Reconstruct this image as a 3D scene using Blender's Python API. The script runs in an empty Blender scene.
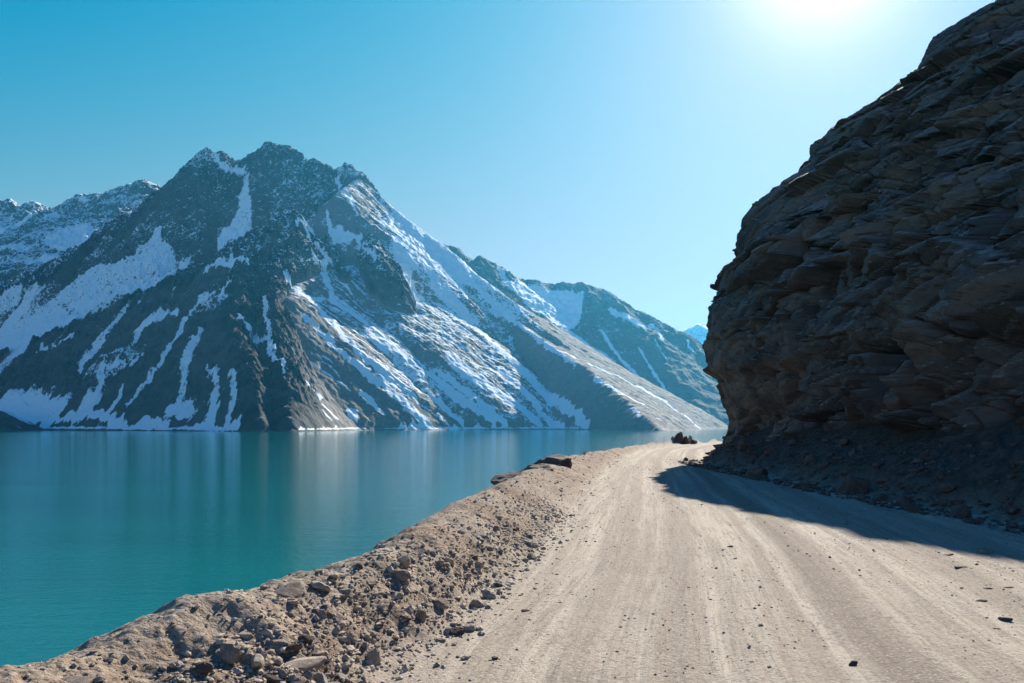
import bpy, bmesh, math, random
import numpy as np
from mathutils import Vector

C = bpy.context.scene.collection
SC = bpy.context.scene
F, CX, HY = 853.333, 512.0, 425.0          # focal length in pixels, principal column, horizon row
EYE = 1.7                                  # eye height above the road
LAKE = -23.3                               # lake level below the road

# ------------------------------------------------------------------ camera
cam = bpy.data.objects.new('camera', bpy.data.cameras.new('camera'))
C.objects.link(cam)
cam.location = (0, 0, EYE)
cam.rotation_euler = (math.radians(90), 0, 0)
cam.data.lens = 30.0
cam.data.sensor_width = 36.0
cam.data.shift_y = (HY - 341.5) / 1024.0
cam.data.clip_start = 0.05
cam.data.clip_end = 60000
SC.camera = cam

# ------------------------------------------------------------------ sky, sun, exposure
SUN_AZ = math.atan2(828 - CX, F)           # to the right of the view axis
SUN_EL = math.radians(28.6)
SUN = Vector((math.sin(SUN_AZ) * math.cos(SUN_EL), math.cos(SUN_AZ) * math.cos(SUN_EL), math.sin(SUN_EL)))
SKY_A = (6.0, 5.15, 5.65); SKY_P = (3.14, 2.15, 2.0); SKY_H = (24.0, 5.9, 3.1); GLOW = (10.0, 1.8)
w = bpy.data.worlds.new('World')
SC.world = w
w.use_nodes = True
nt = w.node_tree
nt.nodes.clear()
out = nt.nodes.new('ShaderNodeOutputWorld')
bg = nt.nodes.new('ShaderNodeBackground')
sky = nt.nodes.new('ShaderNodeTexSky')
sky.sky_type = 'NISHITA'
sky.sun_disc = False
sky.sun_elevation = SUN_EL
sky.sun_rotation = SUN_AZ
sky.altitude = 2500
sky.air_density = 1.0
sky.dust_density = 0.6
sky.ozone_density = 1.0
# graded like the photograph: deep cyan away from the sun, pale towards it
def wmath(op, a, b):
    n = nt.nodes.new('ShaderNodeMath'); n.operation = op
    for k, v in enumerate((a, b)):
        if hasattr(v, 'is_output'): nt.links.new(v, n.inputs[k])
        else: n.inputs[k].default_value = v
    return n.outputs[0]
sep = nt.nodes.new('ShaderNodeSeparateColor'); comb = nt.nodes.new('ShaderNodeCombineColor')
nt.links.new(sky.outputs[0], sep.inputs[0])
wtc = nt.nodes.new('ShaderNodeTexCoord')
wdot = nt.nodes.new('ShaderNodeVectorMath'); wdot.operation = 'DOT_PRODUCT'
nt.links.new(wtc.outputs['Generated'], wdot.inputs[0]); wdot.inputs[1].default_value = SUN
cosun = wmath('MAXIMUM', wdot.outputs['Value'], 0.0)
aure = wmath('ADD', wmath('MULTIPLY', wmath('POWER', cosun, 330.0), GLOW[0]), wmath('MULTIPLY', wmath('POWER', cosun, 40.0), GLOW[1]))
back_fill = nt.nodes.new('ShaderNodeMapRange'); back_fill.interpolation_type = 'SMOOTHSTEP'    # added fill: unseen sky opposite the sun raised to brighten shaded faces
nt.links.new(wdot.outputs['Value'], back_fill.inputs[0])
back_fill.inputs[1].default_value = 0.2; back_fill.inputs[2].default_value = -0.7
back_fill.inputs[3].default_value = 1.0; back_fill.inputs[4].default_value = 1.5
for k in range(3):
    q = wmath('POWER', sep.outputs[k], SKY_P[k])
    c = wmath('MULTIPLY', wmath('DIVIDE', q, wmath('ADD', q, SKY_H[k])), SKY_A[k])
    if k == 0: c = wmath('MAXIMUM', wmath('SUBTRACT', c, 0.7), 0.1)
    c = wmath('MULTIPLY', c, back_fill.outputs[0])
    nt.links.new(wmath('ADD', c, wmath('MULTIPLY', aure, (1.0, 0.72, 0.60)[k])), comb.inputs[k])
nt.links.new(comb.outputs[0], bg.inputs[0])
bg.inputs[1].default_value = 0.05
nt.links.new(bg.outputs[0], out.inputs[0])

sl = bpy.data.lights.new('sun', 'SUN')
sl.energy = 5.0
sl.angle = math.radians(0.53)
sl.color = (1.0, 0.925, 0.81)
so = bpy.data.objects.new('sun', sl)
C.objects.link(so)
so.rotation_euler = SUN.to_track_quat('Z', 'Y').to_euler()

SC.view_settings.view_transform = 'Standard'
SC.view_settings.look = 'None'
SC.view_settings.exposure = 1.13
SC.view_settings.gamma = 1.0
SC.render.engine = 'CYCLES'
SC.cycles.use_denoising = True
SC.cycles.max_bounces = 6
SC.cycles.diffuse_bounces = 3
SC.cycles.volume_bounces = 0
SC.cycles.caustics_reflective = False
SC.cycles.caustics_refractive = False

# ------------------------------------------------------------------ numeric helpers
def _h(ix, iy, iz, seed):
    h = (ix.astype(np.int64) * 374761393 + iy.astype(np.int64) * 668265263 + iz.astype(np.int64) * 1274126177 + seed * 974634777) & 0xffffffff
    h = ((h ^ (h >> 13)) * 1274126177) & 0xffffffff
    h = ((h ^ (h >> 16)) * 2246822519) & 0xffffffff
    return h ^ (h >> 15)

def rnd(ix, iy, iz, seed=0):
    return (_h(ix, iy, iz, seed) & 0xffffff) / float(0x1000000)

def noise(x, y, z=None, seed=0):
    """gradient-like value noise, about -1..1"""
    x = np.asarray(x, float); y = np.asarray(y, float)
    if z is None:
        ix = np.floor(x); iy = np.floor(y)
        fx = x - ix; fy = y - iy
        zz = np.zeros_like(ix)
        r = 0
        ux = fx * fx * fx * (fx * (fx * 6 - 15) + 10); uy = fy * fy * fy * (fy * (fy * 6 - 15) + 10)
        for dx in (0, 1):
            for dy in (0, 1):
                a = rnd(ix + dx, iy + dy, zz, seed) * 6.28318
                g = np.cos(a) * (fx - dx) + np.sin(a) * (fy - dy)
                r = r + g * (ux if dx else 1 - ux) * (uy if dy else 1 - uy)
        return r * 1.5
    z = np.asarray(z, float)
    ix = np.floor(x); iy = np.floor(y); iz = np.floor(z)
    fx = x - ix; fy = y - iy; fz = z - iz
    ux = fx * fx * (3 - 2 * fx); uy = fy * fy * (3 - 2 * fy); uz = fz * fz * (3 - 2 * fz)
    r = 0
    for dx in (0, 1):
        for dy in (0, 1):
            for dz in (0, 1):
                v = rnd(ix + dx, iy + dy, iz + dz, seed) * 2 - 1
                r = r + v * (ux if dx else 1 - ux) * (uy if dy else 1 - uy) * (uz if dz else 1 - uz)
    return r

def fbm(x, y, z=None, o=4, seed=0, gain=0.5, ridged=False):
    s = 0; a = 1.0; t = 0
    for k in range(o):
        f = 2.03 ** k
        n = noise(x * f, y * f, None if z is None else z * f, seed + 17 * k)
        if ridged:
            n = 1 - 2 * np.abs(n)
        s = s + a * n; t += a; a *= gain
    return s / t

def cells(x, y, z, seed=0, facet=False):
    """cellular noise: F1, F2-F1, random value of the nearest cell and a tilted plane across it"""
    ix = np.floor(x); iy = np.floor(y); iz = np.floor(z)
    f1 = np.full(x.shape, 9.0); f2 = np.full(x.shape, 9.0); v = np.zeros(x.shape); pl = np.zeros(x.shape)
    for dx in (-1, 0, 1):
        for dy in (-1, 0, 1):
            for dz in (-1, 0, 1):
                jx = ix + dx; jy = iy + dy; jz = iz + dz
                d = (jx + rnd(jx, jy, jz, seed) - x) ** 2 + (jy + rnd(jx, jy, jz, seed + 1) - y) ** 2 + (jz + rnd(jx, jy, jz, seed + 2) - z) ** 2
                near = d < f1
                f2 = np.where(near, f1, np.minimum(f2, d))
                v = np.where(near, rnd(jx, jy, jz, seed + 3), v)
                if facet:
                    g1 = rnd(jx, jy, jz, seed + 4) * 2 - 1; g2 = rnd(jx, jy, jz, seed + 5) * 2 - 1
                    pl = np.where(near, g1 * (x - jx - rnd(jx, jy, jz, seed)) + g2 * (y - jy - rnd(jx, jy, jz, seed + 1)), pl)
                f1 = np.where(near, d, f1)
    return (np.sqrt(f1), np.sqrt(f2) - np.sqrt(f1), v) + ((pl,) if facet else ())

def sstep(a, b, x):
    t = np.clip((x - a) / (b - a), 0, 1)
    return t * t * (3 - 2 * t)

def curve(ys, xs, sm=0.0, lo=-60, hi=240, n=6001):
    """smooth function through the points"""
    g = np.linspace(lo, hi, n)
    v = np.interp(g, ys, xs)
    if sm > 0:
        k = max(1, int(sm / (g[1] - g[0])))
        ker = np.hanning(2 * k + 3); ker /= ker.sum()
        v = np.convolve(np.pad(v, k + 1, 'edge'), ker, 'valid')
    return lambda y: np.interp(y, g, v)

# ------------------------------------------------------------------ mesh helpers
def tag(o, label=None, cat=None, group=None, kind=None):
    if label: o['label'] = label
    if cat: o['category'] = cat
    if group: o['group'] = group
    if kind: o['kind'] = kind
    return o

def mesh_from(name, verts, faces, mat, smooth=True, attrs=None):
    me = bpy.data.meshes.new(name)
    verts = np.asarray(verts, np.float32); faces = np.asarray(faces, np.int32)
    n, k = faces.shape
    me.vertices.add(len(verts)); me.vertices.foreach_set('co', verts.ravel())
    me.loops.add(n * k); me.loops.foreach_set('vertex_index', faces.ravel())
    me.polygons.add(n); me.polygons.foreach_set('loop_start', np.arange(0, n * k, k, dtype=np.int32))
    me.polygons.foreach_set('use_smooth', np.full(n, smooth))
    me.update(calc_edges=True)
    for an, av in (attrs or {}).items():
        a = me.attributes.new(an, 'FLOAT', 'POINT')
        a.data.foreach_set('value', np.asarray(av, np.float32).ravel())
    me.materials.append(mat)
    return me

def link(name, me, parent=None):
    o = bpy.data.objects.new(name, me)
    C.objects.link(o)
    if parent: o.parent = parent
    return o

def grid_faces(nr, nc):
    i = np.arange(nr * nc).reshape(nr, nc)
    return np.stack([i[:-1, :-1], i[:-1, 1:], i[1:, 1:], i[1:, :-1]], -1).reshape(-1, 4)

# ------------------------------------------------------------------ material helpers
class M:
    def __init__(self, name):
        self.m = bpy.data.materials.new(name); self.m.use_nodes = True
        self.t = self.m.node_tree; self.t.nodes.clear()
        self.out = self.t.nodes.new('ShaderNodeOutputMaterial')
        self.b = self.t.nodes.new('ShaderNodeBsdfPrincipled')
        self.t.links.new(self.b.outputs[0], self.out.inputs[0])
        g = self.t.nodes.new('ShaderNodeNewGeometry')
        self.pos = g.outputs['Position']; self.nor = g.outputs['Normal']
        tc = self.t.nodes.new('ShaderNodeTexCoord'); self.obj = tc.outputs['Object']
    def set(self, sock, v):
        if hasattr(v, 'is_output'): self.t.links.new(v, sock)
        else: sock.default_value = v
    def scale(self, vec, s):
        n = self.t.nodes.new('ShaderNodeVectorMath'); n.operation = 'MULTIPLY'
        self.set(n.inputs[0], vec); n.inputs[1].default_value = s if hasattr(s, '__len__') else (s, s, s)
        return n.outputs[0]
    def noise(self, vec, s, detail=4, rough=0.55, dist=0.0):
        n = self.t.nodes.new('ShaderNodeTexNoise')
        self.set(n.inputs['Vector'], vec)
        n.inputs['Scale'].default_value = s; n.inputs['Detail'].default_value = detail
        n.inputs['Roughness'].default_value = rough; n.inputs['Distortion'].default_value = dist
        return n.outputs['Fac']
    def voro(self, vec, s, feature='F1', out='Distance', rand=1.0):
        n = self.t.nodes.new('ShaderNodeTexVoronoi'); n.feature = feature
        self.set(n.inputs['Vector'], vec); n.inputs['Scale'].default_value = s
        n.inputs['Randomness'].default_value = rand
        return n.outputs[out]
    def attr(self, name):
        n = self.t.nodes.new('ShaderNodeAttribute'); n.attribute_name = name
        return n.outputs['Fac']
    def math(self, op, a, b=0.0, c=0.0):
        n = self.t.nodes.new('ShaderNodeMath'); n.operation = op
        self.set(n.inputs[0], a); self.set(n.inputs[1], b)
        if len(n.inputs) > 2: self.set(n.inputs[2], c)
        return n.outputs[0]
    def ramp(self, v, a, b, lo=0.0, hi=1.0):
        n = self.t.nodes.new('ShaderNodeMapRange'); n.interpolation_type = 'SMOOTHSTEP'
        self.set(n.inputs[0], v); n.inputs[1].default_value = a; n.inputs[2].default_value = b
        n.inputs[3].default_value = lo; n.inputs[4].default_value = hi
        return n.outputs[0]
    def mix(self, f, a, b, mode='MIX'):
        n = self.t.nodes.new('ShaderNodeMix'); n.data_type = 'RGBA'; n.blend_type = mode
        self.set(n.inputs[0], f)
        self.set(n.inputs[6], a if hasattr(a, 'is_output') else (*a, 1)); self.set(n.inputs[7], b if hasattr(b, 'is_output') else (*b, 1))
        return n.outputs[2]
    def xyz(self, vec):
        n = self.t.nodes.new('ShaderNodeSeparateXYZ'); self.set(n.inputs[0], vec); return n.outputs
    def comb(self, x, y, z):
        n = self.t.nodes.new('ShaderNodeCombineXYZ')
        for k, v in enumerate((x, y, z)): self.set(n.inputs[k], v)
        return n.outputs[0]
    def bump(self, h, strength, dist, prev=None):
        n = self.t.nodes.new('ShaderNodeBump'); n.inputs['Strength'].default_value = strength
        n.inputs['Distance'].default_value = dist; self.set(n.inputs['Height'], h)
        if prev: self.t.links.new(prev, n.inputs['Normal'])
        return n.outputs[0]
    def done(self, col, rough=0.9, normal=None, spec=0.2):
        self.set(self.b.inputs['Base Color'], col if hasattr(col, 'is_output') else (*col, 1))
        self.set(self.b.inputs['Roughness'], rough)
        self.b.inputs['Specular IOR Level'].default_value = spec
        if normal: self.t.links.new(normal, self.b.inputs['Normal'])
        return self.m

# ---- mountain: dark rock, grey scree and snow, the snow lying where the 'snow' attribute puts it
def mountain_material(name, rock, rock2, scree):
    m = M(name)
    n1 = m.noise(m.pos, 0.012, 6, 0.62); n2 = m.noise(m.pos, 0.06, 4, 0.6)
    rc = m.mix(m.ramp(n1, 0.35, 0.65), rock, rock2)
    sc = m.mix(m.ramp(n2, 0.3, 0.7), scree, tuple(c * 0.72 for c in scree))
    base = m.mix(m.attr('scree'), rc, sc)
    nz = m.xyz(m.nor)[2]
    n3 = m.noise(m.pos, 0.22, 3, 0.6)
    s = m.attr('snow')
    s = m.math('ADD', s, m.math('MULTIPLY', m.math('SUBTRACT', n3, 0.5), 0.7))
    s = m.math('SUBTRACT', s, m.ramp(m.xyz(m.pos)[2], LAKE + 2.0, LAKE + 6.0, 0.6, 0.0))
    s = m.math('ADD', s, m.math('MULTIPLY', m.math('SUBTRACT', n2, 0.5), 0.9))
    s = m.math('ADD', s, m.math('MULTIPLY', m.math('SUBTRACT', n1, 0.5), 0.45))
    s = m.math('ADD', s, m.math('MULTIPLY', m.math('SUBTRACT', nz, 0.64), 0.75))
    f = m.ramp(s, 0.46, 0.56)
    col = m.mix(f, base, (0.81, 0.87, 0.90))
    bh = m.math('ADD', m.math('MULTIPLY', n1, 3.0), m.math('ADD', n2, m.math('MULTIPLY', n3, 0.35)))
    nrm = m.bump(bh, 0.6, 10.0)
    return m.done(col, 0.9, nrm, 0.1)

def rock_material(name, c1, c2, c3, s=1.0, bump=0.5, vec='obj'):
    m = M(name)
    v = m.obj if vec == 'obj' else m.pos
    n1 = m.noise(v, 1.7 * s, 6, 0.6); n2 = m.noise(v, 9 * s, 5, 0.65); n3 = m.noise(v, 45 * s, 3, 0.6)
    col = m.mix(m.ramp(n1, 0.35, 0.66), c1, c2)
    col = m.mix(m.ramp(n2, 0.5, 0.75), col, c3)
    h = m.math('ADD', m.math('MULTIPLY', n2, 0.6), m.math('MULTIPLY', n3, 0.25))
    return m.done(col, 0.88, m.bump(h, bump, 0.06 / s), 0.2)

# ------------------------------------------------------------------ mountains
def P(px, py, D):
    return ((px - CX) / F * D, D, EYE - (py - HY) / F * D)

def seg_fields(X, Y, ridges):
    """height as the upper envelope of sloping flanks below the ridge lines"""
    H = np.full(X.shape, -400.0); T = np.zeros(X.shape); DD = np.zeros(X.shape); K = np.zeros(X.shape, int)
    for k, rdg in enumerate(ridges):
        pts, s1, d1, s2 = rdg[:4]
        left, endk, startk = (tuple(rdg[4:]) + (1.0, 1.0, 1.0)[len(rdg) - 4:])[:3]
        q = [P(*p) for p in pts]; acc = 0.0
        for n, (a, b) in enumerate(zip(q[:-1], q[1:])):
            ex, ey = b[0] - a[0], b[1] - a[1]; L2 = ex * ex + ey * ey; L = math.sqrt(L2)
            tr = ((X - a[0]) * ex + (Y - a[1]) * ey) / L2
            t = np.clip(tr, 0, 1)
            d = np.hypot(X - a[0] - t * ex, Y - a[1] - t * ey)
            d = np.sqrt(d * d + 26.0 ** 2) - 26.0
            if left != 1.0:
                side = (X - a[0]) * ey - (Y - a[1]) * ex               # > 0 right of the way down the ridge
                d = d * np.where(side > 0, left, 1.0)
            if endk != 1.0:
                d = d + (endk - 1.0) * np.maximum(tr - 1, 0) * L
            if startk != 1.0:
                d = d + (startk - 1.0) * np.maximum(-tr, 0) * L
            h = a[2] + t * (b[2] - a[2]) - np.where(d < d1, s1 * d, s1 * d1 + s2 * (d - d1))
            better = h > H
            H = np.where(better, h, H); T = np.where(better, acc + t * L + 977 * k, T)
            DD = np.where(better, d, DD); K = np.where(better, k, K)
            acc += L
    return H, T, DD, K

class Field:
    """a mountain as rows of range and columns of bearing"""
    def __init__(self, px0, px1, dpx, D0, D1, dD, ridges, crag, seed, warp=26.0, rocky=None):
        self.px = np.arange(px0, px1 + dpx, dpx)
        self.D = np.arange(D0, D1 + dD, dD)
        DDg, PX = np.meshgrid(self.D, self.px, indexing='ij')
        self.X = (PX - CX) / F * DDg; self.Y = DDg
        X, Y = self.X, self.Y
        wx = X + warp * fbm(X / 210, Y / 210, o=4, seed=seed); wy = Y + warp * fbm(X / 210 + 40, Y / 210, o=4, seed=seed + 3)
        wx = wx + 1.3 * warp * noise(X / 620, Y / 620, seed=seed + 5); wx = wx + 0.5 * warp * fbm(X / 75, Y / 75, o=3, seed=seed + 6)
        H, T, d, K = seg_fields(wx, wy, ridges)
        self.T, self.d, self.K = T, d, K
        zz = H - LAKE
        rk = np.clip(sstep(450, 1000, zz) * 0.8 + np.exp(-(d / 170) ** 2), 0, 1)
        if rocky: rk = rocky(self, rk, zz)
        self.rock = rk
        r = fbm(X / 330, Y / 330, o=5, seed=seed + 7, gain=0.6, ridged=True)
        r2 = fbm(X / 72 + 0.4 * r, Y / 72, o=4, seed=seed + 8, gain=0.62, ridged=True)
        f = fbm(X / 90, Y / 90, o=4, seed=seed + 9, gain=0.6)
        wob = 22 * noise(X / 120, Y / 120, seed=seed + 14)
        gr = (1 - 2 * np.abs(noise((T + wob) / 62, d / 700, seed=seed + 11)))
        gr2 = (1 - 2 * np.abs(noise((T + wob) / 25, d / 380, seed=seed + 12)))
        gul = noise((T + wob * .4) / 30, d / 520, seed=seed + 15) * 0.6 + noise((T + wob * .4) / 12, d / 300, seed=seed + 16) * 0.4
        up = sstep(6, 200, zz)
        H = H + crag * up * (0.06 + 0.94 * rk) * ((r - .15) * 84 + (r2 - .1) * 46 + f * 12) * sstep(-60, 220, d + 110)
        H = H + crag * up * rk * (gr * 24 + gr2 * 12) * sstep(15, 140, d) + up * gul * 4
        zz = H - LAKE
        zz = np.where(zz < 0, zz, np.where(zz < 40, 40 * (np.clip(zz, 0, 40) / 40) ** 1.35, zz))
        self.Z = zz + LAKE + 0.6 * np.clip(zz, 0, 5) * noise(X / 30, Y / 30, seed=seed + 33)
        self.gul = gul
        self.snow = np.zeros(X.shape)
        self.Xw = X + 24 * fbm(X / 60, Y / 70, o=4, seed=seed + 21, gain=0.62); self.Yw = Y + 45 * fbm(X / 60 + 9, Y / 70, o=4, seed=seed + 22, gain=0.62)
        self.holes = 0.22 * noise(T / 10, d / 200, seed=seed + 23) + 0.26 * fbm(X / 28, Y / 42, o=3, seed=seed + 24, gain=0.65)
    def at(self, px, py):
        j = int(np.clip(round((px - self.px[0]) / (self.px[1] - self.px[0])), 0, len(self.px) - 1))
        row = HY - (self.Z[:, j] - EYE) * F / self.D
        hit = np.nonzero(row <= py)[0]
        i = hit[0] if len(hit) else int(np.argmin(row))
        return self.X[i, j], self.Y[i, j]
    def streak(self, pts, ws, val=1.0, stretch=2.2):
        q = [self.at(*p) for p in pts]
        if not hasattr(ws, '__len__'): ws = [ws] * len(q)
        ws = np.interp(np.linspace(0, 1, len(q)), np.linspace(0, 1, len(ws)), ws)
        x0 = min(p[0] for p in q) - 120; x1 = max(p[0] for p in q) + 120
        ws = ws * 0.85
        for (a, wa), (b, wb) in zip(list(zip(q, ws))[:-1], list(zip(q, ws))[1:]):
            ax, ay, bx, by = a[0], a[1] / stretch, b[0], b[1] / stretch
            ex, ey = bx - ax, by - ay; L2 = ex * ex + ey * ey + 1e-6
            yy = self.Yw / stretch
            t = np.clip(((self.Xw - ax) * ex + (yy - ay) * ey) / L2, 0, 1)
            dd = np.hypot(self.Xw - ax - t * ex, yy - ay - t * ey)
            rad = (wa + (wb - wa) * t) * 0.5 * self.Y / F
            self.snow = np.maximum(self.snow, val * np.clip(1.45 - dd / (rad + 0.1), 0, 1))
    def patch(self, pts, val=1.0):
        q = np.array([self.at(*p) for p in pts])
        ins = np.zeros(self.X.shape, bool)
        for (x1, y1), (x2, y2) in zip(q, np.roll(q, -1, 0)):
            c = ((y1 > self.Yw) != (y2 > self.Yw)) & (self.Xw < (x2 - x1) * (self.Yw - y1) / (y2 - y1 + 1e-9) + x1)
            ins ^= c
        m = ins.astype(float)
        for _ in range(2):
            m = (m + np.roll(m, 1, 0) + np.roll(m, -1, 0) + np.roll(m, 2, 0) + np.roll(m, -2, 0)) / 5
            m = (m + np.roll(m, 1, 1) + np.roll(m, -1, 1)) / 3
        self.snow = np.maximum(self.snow, m * val)
    def build(self, name, mat, label, cat, smooth=True):
        V = np.stack([self.X, self.Y, self.Z], -1).reshape(-1, 3)
        Fc = grid_faces(*self.X.shape)
        keep = (self.Z.reshape(-1)[Fc] > LAKE - 12).any(1)
        used, inv = np.unique(Fc[keep], return_inverse=True)
        me = mesh_from(name, V[used], inv.reshape(-1, 4), mat, smooth,
                       {'snow': (self.snow * 0.95 + self.holes * 0.85).reshape(-1)[used], 'scree': np.clip(1 - self.rock, 0, 1).reshape(-1)[used]})
        return tag(link(name, me), label, cat, kind='structure')

mat_mtn = mountain_material('mountain_rock_and_snow', (0.016, 0.021, 0.028), (0.066, 0.066, 0.068), (0.25, 0.228, 0.21))
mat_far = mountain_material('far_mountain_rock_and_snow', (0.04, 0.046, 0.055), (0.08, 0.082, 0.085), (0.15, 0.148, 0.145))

SKY_RIDGE = [(-330, 330, 5900), (-150, 318, 6100), (0, 291, 6300), (30, 276, 6320), (70, 255, 6340), (100, 235, 6350), (140, 208, 6360), (160, 195, 6360),
             (178, 184, 6370), (190, 171, 6380), (200, 160, 6390), (209, 152, 6400), (216, 161, 6410), (224, 154, 6410), (236, 163, 6420),
             (250, 157, 6420), (268, 150, 6410), (276, 146, 6400), (290, 148, 6400), (300, 160, 6400), (308, 166, 6400), (322, 164, 6400), (335, 175, 6400),
             (348, 169, 6400), (358, 177, 6400), (370, 198, 6400), (382, 212, 6410), (395, 222, 6420), (410, 233, 6430), (425, 248, 6440)]
SPUR = [(-330, 400, 5500), (-150, 383, 5400), (0, 357, 5250), (30, 347, 5210), (75, 327, 5150), (140, 291, 5060), (185, 276, 5000), (215, 267, 4950), (250, 243, 4950), (272, 226, 5150), (285, 216, 5300)]
BUTTRESS = [(285, 216, 5300), (277, 262, 4820), (274, 300, 4380), (279, 342, 3930), (288, 393, 3480), (296, 430, 3180)]
RIB = [(250, 243, 4950), (245, 280, 4560), (243, 325, 4080), (252, 372, 3620), (262, 418, 3240)]
EASTRIB = [(335, 175, 6400), (350, 204, 6020), (371, 234, 5620), (386, 268, 5180)]
MIDRIB = [(322, 165, 6400), (318, 200, 5960), (328, 245, 5450), (342, 275, 5100)]
EASTFACE = [(336, 196, 5700), (358, 180, 6250), (382, 213, 6600), (410, 234, 6850), (425, 249, 7000)]
SCREE = [(240, 374, 3700), (262, 335, 4100), (282, 300, 4400), (300, 285, 4750), (330, 270, 5150), (380, 262, 5600)]
BROWN = [(395, 222, 6700), (430, 250, 6700), (462, 276, 6400), (500, 308, 5950), (545, 341, 5420), (585, 369, 4920), (618, 391, 4460), (645, 413, 4000), (664, 430, 3650)]
main = Field(-330, 740, 1.1, 2950, 7000, 7.5,
             [(SKY_RIDGE, 1.35, 600, 1.0), (SPUR, 1.05, 140, 0.95), (BUTTRESS, 1.25, 120, 1.0), (RIB, 1.2, 70, 0.9),
              (EASTRIB, 1.3, 130, 0.98, 1.0, 1.6), (MIDRIB, 1.3, 120, 1.0, 1.0, 1.4), (BROWN, 0.52, 100, 0.475, 2.1, 1.3),
              (EASTFACE, 1.0, 150, 0.79, 1.0, 1.0, 1.9), (SCREE, 0.78, 100, 0.70, 1.0, 1.0, 1.7)],
             1.0, 5, rocky=lambda s, rk, zz: np.where(s.K == 6, rk * 0.18 * sstep(600, 1200, zz), np.where(s.K == 8, rk * 0.10,
                 np.where(s.K == 7, np.clip(sstep(250, 650, zz), 0, 1) * 0.16, np.where((s.K == 1) | (s.K == 3), np.maximum(rk, 0.75), rk)))))
m = main
# snow left lying after a thaw: fields, couloirs and streaks down the scree
m.snow += 0.42 * sstep(350, 1200, m.Z) * (m.K != 6) + 0.08
m.snow += np.where((m.K >= 1) & (m.K <= 3), 0.52 * sstep(0.22, 0.62, noise(m.T / 34, m.d / 330, seed=79)) * sstep(40, 160, m.d), 0)
m.snow = np.maximum(m.snow, 0.85 * sstep(5, 8, m.Z - LAKE) * sstep(26, 14, m.Z - LAKE + 8 * noise(m.X / 60, m.Y / 60, seed=81)) * (m.X / m.Y < 0.095) * (m.X / m.Y < -0.325) + 0.75 * sstep(5, 7, m.Z - LAKE) * sstep(17, 11, m.Z - LAKE) * (np.abs(m.X / m.Y + 0.08) < 0.17))
m.snow = np.maximum(m.snow, 0.80 * ((m.K == 0) & (m.X / m.Y < -0.425)) * sstep(930, 800, m.Z) * (0.75 + 0.5 * noise(m.T / 45, m.d / 900, seed=80)))
m.snow += np.where(m.K == 8, 0.16 + 0.62 * noise(m.T / 38, m.d / 2600, seed=77) + 0.34 * noise(m.T / 15, m.d / 1300, seed=78), 0) * sstep(30, 200, m.d)
m.snow += np.where(m.K == 7, 0.40 * sstep(-0.162, -0.125, m.X / m.Y) - 0.12 + 0.30 * noise(m.T / 30, m.d / 1200, seed=82) + 0.34 * fbm(m.X / 70, m.Y / 110, o=4, seed=83, gain=.6), 0)
field = (m.K == 0) & (m.X / m.Y < -0.345)
m.patch([(160, 222), (165, 240), (178, 256), (200, 248), (206, 258), (175, 276), (140, 289), (120, 296), (60, 304), (-100, 318), (-100, 312), (0, 297), (25, 286), (60, 275), (95, 267), (125, 257), (150, 240)], 0.95)
m.patch([(-200, 345), (0, 311), (60, 306), (126, 299), (110, 308), (75, 319), (40, 333), (0, 345), (-200, 365)], 0.85)
m.patch([(243, 165), (249, 165), (250, 190), (254, 214), (250, 228), (225, 247), (214, 245), (220, 232), (236, 215), (241, 190)], 1.0)
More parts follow.
